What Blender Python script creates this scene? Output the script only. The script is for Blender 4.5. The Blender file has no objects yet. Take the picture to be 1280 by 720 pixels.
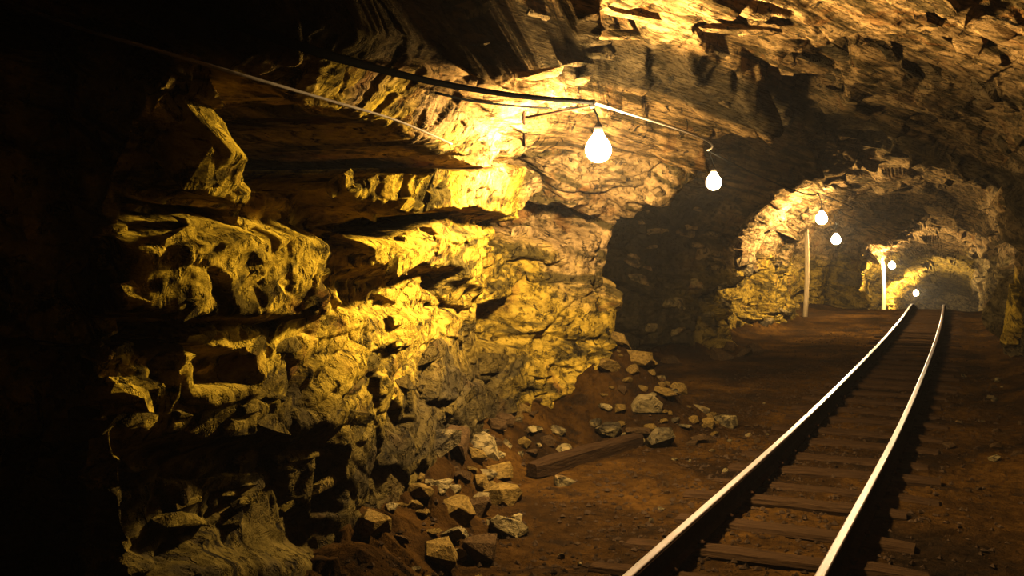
import bpy, bmesh, math, random
import numpy as np
from mathutils import Vector, Matrix
from mathutils.bvhtree import BVHTree

random.seed(7)
S = bpy.context.scene
COL = S.collection

# ------------------------------------------------------------------ camera, world, exposure
# World frame: +y runs along the tunnel, +x to its right, z up.  The camera looks 25 degrees left of the axis.
YAW = math.radians(25.0)
FPX, CAMH, HORIZON = 1200.0, 1.5, 310.0
cam_d = bpy.data.cameras.new('camera')
cam_d.sensor_width = 36.0
cam_d.lens = 36.0 * FPX / 1280.0
cam_d.shift_y = (HORIZON - 360.0) / 1280.0
cam_d.clip_start = 0.05
cam = bpy.data.objects.new('camera', cam_d)
cam.location = (0, 0, CAMH)
cam.rotation_euler = (math.radians(90), 0, YAW)
COL.objects.link(cam)
S.camera = cam

world = bpy.data.worlds.new('world')
world.use_nodes = True
world.node_tree.nodes['Background'].inputs[0].default_value = (0, 0, 0, 1)
world.node_tree.nodes['Background'].inputs[1].default_value = 0.0
S.world = world

vs = S.view_settings
vs.view_transform = 'Standard'
vs.look = 'None'
vs.gamma = 1.0
vs.use_curve_mapping = False
vs.exposure = 0.0
S.cycles.use_denoising = True
S.cycles.max_bounces = 6
S.cycles.diffuse_bounces = 3
S.cycles.volume_bounces = 0
S.cycles.sample_clamp_indirect = 4.0

LAMP_RGB = (1.0, 0.70, 0.36)
LAMP_POWER = 8500.0

CY, SY = math.cos(YAW), math.sin(YAW)


def pix(p):
    """world (n,3) -> photo pixels and depth"""
    X = SY * p[..., 1] + CY * p[..., 0]
    Y = CY * p[..., 1] - SY * p[..., 0]
    Ys = np.where(Y > 0.05, Y, 0.05)
    return 640 + FPX * X / Ys, HORIZON - FPX * (p[..., 2] - CAMH) / Ys, Y


def ray(px, py):
    """direction (unit depth) through a photo pixel"""
    X, Z = (px - 640) / FPX, (HORIZON - py) / FPX
    return Vector((CY * X - SY, SY * X + CY, Z))


def at_depth(px, py, Y):
    return Vector((0, 0, CAMH)) + ray(px, py) * Y


# ------------------------------------------------------------------ numpy noise
def _hash(ix, iy, iz, seed):
    h = (ix.astype(np.int64) * 374761393 + iy.astype(np.int64) * 668265263 + iz.astype(np.int64) * 2147483647 + seed * 1274126177) & 0xFFFFFFFF
    h = ((h ^ (h >> 13)) * 1274126177) & 0xFFFFFFFF
    h = ((h ^ (h >> 16)) * 2246822519) & 0xFFFFFFFF
    h = h ^ (h >> 15)
    return h


def _rnd(h, k):
    g = (h * (2654435761 + 2 * k * 40503 + 2 * k) + k * 97531) & 0xFFFFFFFF
    g = ((g ^ (g >> 15)) * 2246822519) & 0xFFFFFFFF
    g = g ^ (g >> 13)
    return (g & 0xFFFFFF) / float(0xFFFFFF)


def perlin(p, seed=0):
    i = np.floor(p).astype(np.int64)
    f = p - i
    w = f * f * f * (f * (f * 6 - 15) + 10)
    out = np.zeros(len(p))
    for dx in (0, 1):
        for dy in (0, 1):
            for dz in (0, 1):
                h = _hash(i[:, 0] + dx, i[:, 1] + dy, i[:, 2] + dz, seed)
                g = (_rnd(h, 1) * 2 - 1) * (f[:, 0] - dx) + (_rnd(h, 2) * 2 - 1) * (f[:, 1] - dy) + (_rnd(h, 3) * 2 - 1) * (f[:, 2] - dz)
                wx = w[:, 0] if dx else 1 - w[:, 0]
                wy = w[:, 1] if dy else 1 - w[:, 1]
                wz = w[:, 2] if dz else 1 - w[:, 2]
                out += g * wx * wy * wz
    return out


def fbm(p, octv=4, seed=0, gain=0.5):
    o, a = np.zeros(len(p)), 1.0
    for k in range(octv):
        o += a * perlin(p * (2.03 ** k), seed + k)
        a *= gain
    return o


def facets(p, seed):
    """Broken-rock cells: returns (random offset -1..1, tilted-plane height, crack distance)"""
    i = np.floor(p).astype(np.int64)
    f = p - i
    n = len(p)
    d1, d2 = np.full(n, 9.0), np.full(n, 9.0)
    bh = np.zeros(n, np.int64)
    bd = np.zeros((n, 3))
    o0 = np.where(f < 0.5, -1, 0)
    for dx in (0, 1):
        for dy in (0, 1):
            for dz in (0, 1):
                ox, oy, oz = o0[:, 0] + dx, o0[:, 1] + dy, o0[:, 2] + dz
                h = _hash(i[:, 0] + ox, i[:, 1] + oy, i[:, 2] + oz, seed)
                v = np.stack([f[:, 0] - ox - 0.15 - 0.7 * _rnd(h, 1), f[:, 1] - oy - 0.15 - 0.7 * _rnd(h, 2), f[:, 2] - oz - 0.15 - 0.7 * _rnd(h, 3)], 1)
                d = np.sqrt((v * v).sum(1))
                near = d < d1
                d2 = np.where(near, d1, np.minimum(d2, d))
                bh = np.where(near, h, bh)
                bd = np.where(near[:, None], v, bd)
                d1 = np.where(near, d, d1)
    off = _rnd(bh, 5) * 2 - 1
    pl = bd[:, 0] * (_rnd(bh, 6) * 2 - 1) + bd[:, 1] * (_rnd(bh, 7) * 2 - 1) + bd[:, 2] * (_rnd(bh, 8) * 2 - 1)
    return off, pl, d2 - d1


def smooth(x, a, b):
    t = np.clip((x - a) / (b - a), 0, 1)
    return t * t * (3 - 2 * t)


def poly_sd(px, py, poly):
    """signed distance to a polygon, positive inside"""
    d = np.full(len(px), 1e9)
    ins = np.zeros(len(px), bool)
    m = len(poly)
    for k in range(m):
        ax, ay = poly[k]
        bx, by = poly[(k + 1) % m]
        ex, ey = bx - ax, by - ay
        t = np.clip(((px - ax) * ex + (py - ay) * ey) / (ex * ex + ey * ey), 0, 1)
        d = np.minimum(d, np.hypot(px - ax - t * ex, py - ay - t * ey))
        if ay != by:
            c = ((ay > py) != (by > py)) & (px < (bx - ax) * (py - ay) / (by - ay) + ax)
            ins ^= c
    return np.where(ins, d, -d)


# bedding of the rock: strike a little right of the tunnel axis, layers dipping to the right
_st = math.radians(11.6)
_dp = math.radians(24)
E1 = np.array([math.sin(_st), math.cos(_st), 0.0])
_e = np.array([math.cos(_st), -math.sin(_st), 0.0])
E2 = _e * math.cos(_dp) - np.array([0, 0, 1.0]) * math.sin(_dp)
E3 = _e * math.sin(_dp) + np.array([0, 0, 1.0]) * math.cos(_dp)


def bedframe(p):
    return np.stack([p @ E1, p @ E2, p @ E3], 1)


# ------------------------------------------------------------------ materials
def nodes_of(name):
    m = bpy.data.materials.new(name)
    m.use_nodes = True
    nt = m.node_tree
    return m, nt, nt.nodes, nt.links, nt.nodes['Principled BSDF']


def N(nt, kind, **kw):
    n = nt.nodes.new(kind)
    for k, v in kw.items():
        if k.startswith('i_'):
            n.inputs[k[2:].replace('_', ' ')].default_value = v
        else:
            setattr(n, k, v)
    return n


def ramp(nt, fac, stops):
    r = nt.nodes.new('ShaderNodeValToRGB')
    el = r.color_ramp.elements
    while len(el) < len(stops):
        el.new(0.5)
    for e, (pos, c) in zip(el, stops):
        e.position = pos
        e.color = (*c, 1) if len(c) == 3 else c
    nt.links.new(fac, r.inputs[0])
    return r.outputs[0]


def mixc(nt, fac, a, b, mode='MIX'):
    m = nt.nodes.new('ShaderNodeMix')
    m.data_type = 'RGBA'
    m.blend_type = mode
    for sock, v in ((m.inputs[0], fac), (m.inputs[6], a), (m.inputs[7], b)):
        if hasattr(v, 'is_linked'):
            nt.links.new(v, sock)
        else:
            sock.default_value = v if isinstance(v, float) else (*v, 1)
    return m.outputs[2]


def math_n(nt, op, a, b=0.0):
    m = nt.nodes.new('ShaderNodeMath')
    m.operation = op
    for sock, v in ((m.inputs[0], a), (m.inputs[1], b)):
        if hasattr(v, 'is_linked'):
            nt.links.new(v, sock)
        else:
            sock.default_value = v
    return m.outputs[0]


def noise(nt, vec, scale, detail=5, rough=0.6, dist=0.0):
    n = nt.nodes.new('ShaderNodeTexNoise')
    n.inputs['Scale'].default_value = scale
    n.inputs['Detail'].default_value = detail
    n.inputs['Roughness'].default_value = rough
    n.inputs['Distortion'].default_value = dist
    nt.links.new(vec, n.inputs['Vector'])
    return n.outputs['Fac']


def bump(nt, h, dist, strength=1.0, prev=None):
    b = nt.nodes.new('ShaderNodeBump')
    b.inputs['Distance'].default_value = dist
    b.inputs['Strength'].default_value = strength
    nt.links.new(h, b.inputs['Height'])
    if prev:
        nt.links.new(prev, b.inputs['Normal'])
    return b.outputs[0]


def rock_material(name, low, high, dark, rust, zsplit=(1.85, 2.15), thick=None, streak=False):
    """bedded rock: `low` mineral coat on the lower wall, `high` bare rock above it; dark beds and rust streaks"""
    m, nt, nd, ln, bs = nodes_of(name)
    geo = nd.new('ShaderNodeNewGeometry')
    P = geo.outputs['Position']
    mp = nd.new('ShaderNodeMapping')
    mp.vector_type = 'TEXTURE'
    mp.inputs['Rotation'].default_value = (0, _dp, -_st)
    mp.inputs['Scale'].default_value = (0.7, 1.8, 0.13) if streak else (0.8, 1.2, 0.30)
    ln.new(P, mp.inputs['Vector'])
    B = mp.outputs[0]
    sep = nd.new('ShaderNodeSeparateXYZ')
    ln.new(P, sep.inputs[0])
    big = noise(nt, P, 1.3, 4, 0.6)
    zz = math_n(nt, 'ADD', sep.outputs[2], math_n(nt, 'MULTIPLY', math_n(nt, 'SUBTRACT', big, 0.5), 1.2))
    mr = nd.new('ShaderNodeMapRange')
    mr.inputs[1].default_value, mr.inputs[2].default_value = zsplit
    ms = nd.new('ShaderNodeMapRange')
    ms.inputs[1].default_value, ms.inputs[2].default_value = 6.0, 7.4
    ms.inputs[4].default_value = 0.75
    ln.new(sep.outputs[1], ms.inputs[0])
    zz = math_n(nt, 'ADD', zz, ms.outputs[0])
    ln.new(zz, mr.inputs[0])
    if thick:                                     # the yellow coat has a lighter colour at the near end of the bay
        mt = nd.new('ShaderNodeMapRange')
        mt.inputs[1].default_value, mt.inputs[2].default_value = 3.0, 4.8
        ln.new(math_n(nt, 'ADD', sep.outputs[1], math_n(nt, 'MULTIPLY', math_n(nt, 'SUBTRACT', big, 0.5), 2.0)), mt.inputs[0])
        low = mixc(nt, mt.outputs[0], thick, low)
    base = mixc(nt, mr.outputs[0], low, high)
    # fine mottling of the coat
    mott = noise(nt, P, 9, 7, 0.7, 0.4)
    base = mixc(nt, 1.0, base, ramp(nt, mott, [(0.28, (0.30, 0.28, 0.27)), (0.5, (0.95, 0.95, 0.95)), (0.72, (1.5, 1.5, 1.42))]), 'MULTIPLY')
    # dark beds
    bed = noise(nt, B, 2.2, 6, 0.62, 0.2 if streak else 0.6)
    base = mixc(nt, ramp(nt, bed, [(0.49, (0, 0, 0)), (0.58, (0.9, 0.9, 0.9))]), base, dark)
    # rust
    rs = noise(nt, P, 2.3, 5, 0.65, 0.8)
    base = mixc(nt, ramp(nt, rs, [(0.56, (0, 0, 0)), (0.70, (0.75, 0.75, 0.75))]), base, rust)
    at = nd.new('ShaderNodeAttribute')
    at.attribute_name = 'slate_shade'
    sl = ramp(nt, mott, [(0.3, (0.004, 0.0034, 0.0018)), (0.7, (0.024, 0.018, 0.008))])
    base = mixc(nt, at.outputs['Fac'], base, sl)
    # black mineral spots
    sp = noise(nt, P, 5.5, 6, 0.7, 1.2)
    base = mixc(nt, ramp(nt, sp, [(0.58, (0, 0, 0)), (0.64, (0.9, 0.9, 0.9))]), base, (0.004, 0.0035, 0.0025))
    pit = noise(nt, B if streak else P, 9 if streak else 17, 4, 0.6, 0.2)
    base = mixc(nt, ramp(nt, pit, [(0.34, (0.75, 0.75, 0.75)), (0.41, (0, 0, 0))]), base, (0.012, 0.009, 0.005))
    ln.new(base, bs.inputs['Base Color'])
    rg = ramp(nt, mott, [(0.3, (0.55,) * 3), (0.7, (0.85,) * 3)])
    ln.new(rg, bs.inputs['Roughness'])
    bs.inputs['Specular IOR Level'].default_value = 0.0
    nb = bump(nt, noise(nt, B, 5 if streak else 7, 6, 0.65, 0.15 if streak else 0.5), 0.06 if streak else 0.035)
    nb = bump(nt, noise(nt, P, 26, 6, 0.7), 0.012, prev=nb)
    nb = bump(nt, ramp(nt, pit, [(0.34, (0, 0, 0)), (0.46, (1, 1, 1))]), 0.03, prev=nb)
    ln.new(nb, bs.inputs['Normal'])
    return m


MAT = {}
MAT['rock'] = rock_material('ochre_rock', (0.155, 0.103, 0.012), (0.155, 0.100, 0.038), (0.020, 0.0155, 0.0045), (0.095, 0.038, 0.007), thick=(0.31, 0.215, 0.018))
MAT['roof_rock'] = rock_material('roof_rock', (0.155, 0.108, 0.011), (0.160, 0.098, 0.033), (0.020, 0.014, 0.0045), (0.110, 0.042, 0.007), streak=True)
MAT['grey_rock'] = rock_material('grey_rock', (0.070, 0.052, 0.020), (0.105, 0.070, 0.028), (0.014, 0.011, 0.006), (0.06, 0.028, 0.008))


def simple(name, col, rough=0.7, metal=0.0, var=0.4, scale=18, bmp=0.004, stretch=None):
    m, nt, nd, ln, bs = nodes_of(name)
    tc = nd.new('ShaderNodeTexCoord')
    v = tc.outputs['Object']
    if stretch:
        mp = nd.new('ShaderNodeMapping')
        mp.inputs['Scale'].default_value = stretch
        ln.new(v, mp.inputs['Vector'])
        v = mp.outputs[0]
    f = noise(nt, v, scale, 5, 0.65, 0.3)
    lo = tuple(c * (1 - var) for c in col)
    hi = tuple(min(1, c * (1 + var)) for c in col)
    ln.new(ramp(nt, f, [(0.3, lo), (0.7, hi)]), bs.inputs['Base Color'])
    bs.inputs['Roughness'].default_value = rough
    bs.inputs['Metallic'].default_value = metal
    ln.new(bump(nt, f, bmp), bs.inputs['Normal'])
    if metal < 0.5:
        bs.inputs['Specular IOR Level'].default_value = 0.0
    return m


def floor_material():
    m, nt, nd, ln, bs = nodes_of('trodden_earth')
    geo = nd.new('ShaderNodeNewGeometry')
    P = geo.outputs['Position']
    a = noise(nt, P, 1.1, 5, 0.6, 0.5)
    base = ramp(nt, a, [(0.34, (0.0045, 0.0027, 0.0012)), (0.5, (0.012, 0.0060, 0.0015)), (0.64, (0.026, 0.0125, 0.0022))])
    b = noise(nt, P, 14, 6, 0.7)
    base = mixc(nt, 1.0, base, ramp(nt, b, [(0.3, (0.4, 0.38, 0.36)), (0.55, (1, 1, 1)), (0.8, (1.4, 1.35, 1.3))]), 'MULTIPLY')
    c = noise(nt, P, 3.2, 5, 0.7, 1.0)
    base = mixc(nt, ramp(nt, c, [(0.54, (0, 0, 0)), (0.64, (0.7, 0.7, 0.7))]), base, (0.0035, 0.0025, 0.0015))
    ln.new(base, bs.inputs['Base Color'])
    bs.inputs['Roughness'].default_value = 0.8
    bs.inputs['Specular IOR Level'].default_value = 0.0
    nb = bump(nt, noise(nt, P, 9, 6, 0.65), 0.04)
    nb = bump(nt, noise(nt, P, 45, 5, 0.7), 0.012, prev=nb)
    ln.new(nb, bs.inputs['Normal'])
    return m


MAT['floor'] = floor_material()
MAT['wood'] = simple('old_sleeper_wood', (0.013, 0.0072, 0.003), 0.8, 0, 0.55, 6, 0.012, (1.2, 14, 14))
MAT['steel'] = simple('worn_rail_steel', (0.055, 0.038, 0.024), 0.38, 0.0, 0.25, 30, 0.001, (6, 0.4, 6))
MAT['steel'].node_tree.nodes['Principled BSDF'].inputs['Specular IOR Level'].default_value = 0.07
MAT['rusty'] = simple('rusty_iron', (0.012, 0.006, 0.003), 0.8, 0.0, 0.5, 20, 0.003)
MAT['cable'] = simple('black_rubber', (0.002, 0.002, 0.0017), 0.9, 0, 0.3, 30, 0.001)
MAT['wire'] = simple('pale_wire', (0.20, 0.165, 0.11), 0.7, 0.0, 0.2, 30, 0.001)
MAT['socket'] = simple('dark_bakelite', (0.02, 0.016, 0.012), 0.4, 0, 0.3, 30, 0.001)


def bulb_material(power):
    m, nt, nd, ln, bs = nodes_of('lit_bulb_glass')
    bs.inputs['Base Color'].default_value = (0.9, 0.88, 0.8, 1)
    tc = nd.new('ShaderNodeTexCoord')
    f = noise(nt, tc.outputs['Object'], 3, 1, 0.5)
    ln.new(ramp(nt, f, [(0.3, LAMP_RGB), (0.7, tuple(c * 0.97 for c in LAMP_RGB))]), bs.inputs['Emission Color'])
    bs.inputs['Emission Strength'].default_value = power
    return m


MAT['bulb'] = bulb_material(LAMP_POWER)
MAT['dim_bulb'] = bulb_material(LAMP_POWER * 0.25)
MAT['soft_bulb'] = bulb_material(LAMP_POWER * 0.4)
MAT['weak_bulb'] = bulb_material(LAMP_POWER * 0.6)


# ------------------------------------------------------------------ helpers for objects
def tag(o, label=None, cat=None, group=None, kind=None):
    for k, v in (('label', label), ('category', cat), ('group', group), ('kind', kind)):
        if v:
            o[k] = v
    return o


def link(name, me, mat=None, parent=None, loc=None):
    o = bpy.data.objects.new(name, me)
    COL.objects.link(o)
    if mat and me is not None and not me.materials:
        me.materials.append(MAT[mat])
    if parent:
        o.parent = parent
    if loc is not None:
        o.location = loc
    return o


def empty(name, loc=(0, 0, 0)):
    o = bpy.data.objects.new(name, None)
    o.empty_display_size = 0.1
    COL.objects.link(o)
    o.location = loc
    return o


def grid_mesh(name, P, smooth_shade=False):
    """P (a,b,3) -> quad mesh"""
    a, b = P.shape[:2]
    me = bpy.data.meshes.new(name)
    idx = np.arange(a * b).reshape(a, b)
    q = np.stack([idx[:-1, :-1], idx[:-1, 1:], idx[1:, 1:], idx[1:, :-1]], -1).reshape(-1, 4)
    me.vertices.add(a * b)
    me.vertices.foreach_set('co', P.reshape(-1).astype(np.float32))
    me.loops.add(q.size)
    me.loops.foreach_set('vertex_index', q.reshape(-1).astype(np.int32))
    me.polygons.add(len(q))
    me.polygons.foreach_set('loop_start', np.arange(0, q.size, 4, dtype=np.int32))
    me.polygons.foreach_set('loop_total', np.full(len(q), 4, np.int32))
    me.polygons.foreach_set('use_smooth', np.full(len(q), smooth_shade))
    me.update(calc_edges=True)
    return me


def tube(name, pts, r, sides=8):
    pts = [Vector(p) for p in pts]
    bm = bmesh.new()
    rings = []
    n = len(pts)
    up = Vector((0, 0, 1))
    for i, p in enumerate(pts):
        t = (pts[min(i + 1, n - 1)] - pts[max(i - 1, 0)]).normalized()
        ref = up if abs(t.z) < 0.9 else Vector((1, 0, 0))
        x = t.cross(ref).normalized()
        y = t.cross(x).normalized()
        rr = r[i] if isinstance(r, (list, tuple)) else r
        rings.append([bm.verts.new(p + (x * math.cos(2 * math.pi * k / sides) + y * math.sin(2 * math.pi * k / sides)) * rr) for k in range(sides)])
    for a, b in zip(rings, rings[1:]):
        for k in range(sides):
            bm.faces.new((a[k], a[(k + 1) % sides], b[(k + 1) % sides], b[k]))
    bm.faces.new(rings[0][::-1])
    bm.faces.new(rings[-1])
    bmesh.ops.recalc_face_normals(bm, faces=bm.faces)
    for f in bm.faces:
        f.smooth = True
    me = bpy.data.meshes.new(name)
    bm.to_mesh(me)
    bm.free()
    return me


def lathe(name, prof, sides=16, smooth_shade=True):
    bm = bmesh.new()
    rings = []
    for r, z in prof:
        if r < 1e-5:
            rings.append([bm.verts.new((0, 0, z))])
        else:
            rings.append([bm.verts.new((r * math.cos(2 * math.pi * k / sides), r * math.sin(2 * math.pi * k / sides), z)) for k in range(sides)])
    for a, b in zip(rings, rings[1:]):
        for k in range(sides):
            va, vb = a[k % len(a)], a[(k + 1) % len(a)]
            vc, vd = b[(k + 1) % len(b)], b[k % len(b)]
            vv = []
            for v in (va, vb, vc, vd):
                if v not in vv:
                    vv.append(v)
            if len(vv) > 2:
                bm.faces.new(vv)
    bmesh.ops.recalc_face_normals(bm, faces=bm.faces)
    for f in bm.faces:
        f.smooth = smooth_shade
    me = bpy.data.meshes.new(name)
    bm.to_mesh(me)
    bm.free()
    return me


def rock_mesh(name, seed, n=22, sub=False):
    """angular stone: convex hull of random points in a flattened superellipsoid, edges chipped"""
    rnd = random.Random(seed)
    bm = bmesh.new()
    for _ in range(n):
        v = Vector((rnd.uniform(-1, 1), rnd.uniform(-1, 1), rnd.uniform(-1, 1)))
        mx = max(abs(v.x), abs(v.y), abs(v.z))
        v = v / mx * 0.6 + v.normalized() * 0.4
        v *= rnd.uniform(0.85, 1.0)
        bm.verts.new(v)
    r = bmesh.ops.convex_hull(bm, input=bm.verts)
    bmesh.ops.delete(bm, geom=[g for g in r['geom_interior'] if isinstance(g, bmesh.types.BMVert)], context='VERTS')
    bmesh.ops.dissolve_limit(bm, angle_limit=math.radians(14), verts=bm.verts, edges=bm.edges)
    bmesh.ops.recalc_face_normals(bm, faces=bm.faces)
    me = bpy.data.meshes.new(name)
    bm.to_mesh(me)
    bm.free()
    return me


def floor_z(s):
    """the floor runs level to a crest at 26 m, then falls away"""
    s = np.asarray(s, float)
    k = np.maximum(s - 24.5, 0)
    return -0.135 * k * k / (k + 2.5)


# ------------------------------------------------------------------ tunnel shell
LEFT = np.array([(-4.0, -2.3), (0.0, -2.7), (1.1, -3.0), (1.55, -3.1), (1.77, -2.6), (1.85, -2.05), (3.6, -2.50), (5.0, -2.88), (6.2, -3.15),
                 (6.9, -3.12), (7.35, -2.9), (7.72, -2.66), (7.9, -2.74), (8.05, -3.3), (8.3, -3.9), (9.5, -4.4), (11.5, -4.3), (13.0, -3.7),
                 (13.8, -3.15), (14.4, -3.15), (14.7, -3.5), (15.5, -3.6), (17.0, -3.7), (18.6, -3.32), (19.6, -3.08), (20.4, -3.1), (20.7, -3.5),
                 (22.0, -3.7), (24.2, -3.6), (25.5, -3.25), (28.4, -3.3), (29.2, -2.55), (30.0, -2.5), (30.3, -3.1), (34.0, -2.9),
                 (40.0, -2.7), (47.0, -2.4), (54.0, -2.2)])
# resample the plan line of the left wall densely where it is near the camera
seg = np.hypot(*np.diff(LEFT, axis=0).T)
arc = np.concatenate([[0], np.cumsum(seg)])
fine = np.linspace(0, arc[-1], 12000)
fs, fu = np.interp(fine, arc, LEFT[:, 0]), np.interp(fine, arc, LEFT[:, 1])
ker = np.hanning(41); ker /= ker.sum()
fs = np.convolve(np.pad(fs, 20, 'edge'), ker, 'valid')
fu = np.convolve(np.pad(fu, 20, 'edge'), ker, 'valid')
dist = np.hypot(fs, fu)
dens = np.where(fs < 1.0, 6.0, 1.0 / np.maximum(0.0085, 0.0030 * dist))
cum = np.concatenate([[0], np.cumsum(0.5 * (dens[1:] + dens[:-1]) * np.diff(fine))])
NV = int(cum[-1])
sel = np.linspace(0, cum[-1], NV)
fv = np.interp(sel, cum, fine)
SL, UL = np.interp(fv, fine, fs), np.interp(fv, fine, fu)
SR = np.maximum.accumulate(SL)
UR = np.interp(SR, [-4, 3, 8, 11, 13.5, 14.5, 16, 20, 26, 33, 40, 47, 54], [1.0, 1.0, 1.0, 0.95, 0.82, 0.62, 0.9, 0.95, 0.9, 0.8, 0.9, 1.0, 1.1])

# profile: (inward from left plan, inward from right plan weight, z)
PROF = [('L', 0.10, -0.25), ('L', 0.05, 0.3), ('L', 0.0, 0.9), ('L', 0.02, 1.5), ('L', 0.22, 1.9), ('L', 0.62, 2.22), ('L', 1.15, 2.58),
        ('C', 0.50, 2.92), ('R', 0.95, 2.80), ('R', 0.45, 2.45), ('R', 0.10, 1.9), ('R', 0.0, 1.2), ('R', 0.05, 0.5), ('R', 0.1, -0.25)]
PU = np.zeros((NV, len(PROF)))
PS = np.zeros((NV, len(PROF)))
PZ = np.zeros((NV, len(PROF)))
BAY = {3: (0.02, 1.5), 4: (0.10, 1.88), 5: (0.34, 2.26), 6: (0.85, 2.64)}   # tighter haunch in the bay that holds the first lamp
bay = smooth(SL, 2.2, 3.2) * (1 - smooth(SL, 6.5, 7.4))
for k, (side, a, z) in enumerate(PROF):
    if k in BAY:
        a = a * (1 - bay) + BAY[k][0] * bay
        z = z * (1 - bay) + BAY[k][1] * bay
    if side == 'L':
        PU[:, k] = UL + a
    elif side == 'R':
        PU[:, k] = UR - a
    else:
        PU[:, k] = UL * (1 - a) + UR * a
    w = np.clip((PU[:, k] - UL) / (UR - UL), 0, 1)
    PS[:, k] = SL * (1 - w) + SR * w
    PZ[:, k] = z + floor_z(PS[:, k])
NT_L, NT_C, NT_R = 400, 300, 90
kp = np.concatenate([np.linspace(0, 5, NT_L, endpoint=False), np.linspace(5, 9, NT_C, endpoint=False), np.linspace(9, 13, NT_R)])
NT = len(kp)


def cat(A):
    k = np.clip(np.floor(kp).astype(int), 0, A.shape[1] - 2)
    t = kp - k
    p0, p1, p2, p3 = A[:, np.maximum(k - 1, 0)], A[:, k], A[:, k + 1], A[:, np.minimum(k + 2, A.shape[1] - 1)]
    return 0.5 * (2 * p1 + (p2 - p0) * t + (2 * p0 - 5 * p1 + 4 * p2 - p3) * t * t + (3 * p1 - p0 - 3 * p2 + p3) * t ** 3)


G = np.stack([cat(PU), cat(PS), cat(PZ)], -1)          # (NV,NT,3)


def grid_normals(G):
    a = np.gradient(G, axis=0)
    b = np.gradient(G, axis=1)
    n = np.cross(b, a)
    n /= np.linalg.norm(n, axis=-1, keepdims=True) + 1e-9
    return n


def blur(A, r, axis):
    k = np.hanning(2 * r + 3)[1:-1]; k /= k.sum()
    pad = [(0, 0)] * A.ndim; pad[axis] = (r, r)
    Ap = np.pad(A, pad, 'edge')
    out = np.zeros_like(A)
    for j, w in enumerate(k):
        sl = [slice(None)] * A.ndim; sl[axis] = slice(j, j + A.shape[axis])
        out += w * Ap[tuple(sl)]
    return out


NRM = grid_normals(G)
NRM = blur(blur(NRM, 10, 0), 10, 1)
NRM /= np.linalg.norm(NRM, axis=-1, keepdims=True)
mid = np.array([-1.0, 0, 1.4])
flip = np.sign(((mid - G[NV // 3, 5]) * NRM[NV // 3, 5])[[0, 2]].sum())
NRM *= flip

p = G.reshape(-1, 3)
nr = NRM.reshape(-1, 3)
gx, gy, gd = pix(p)

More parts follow.
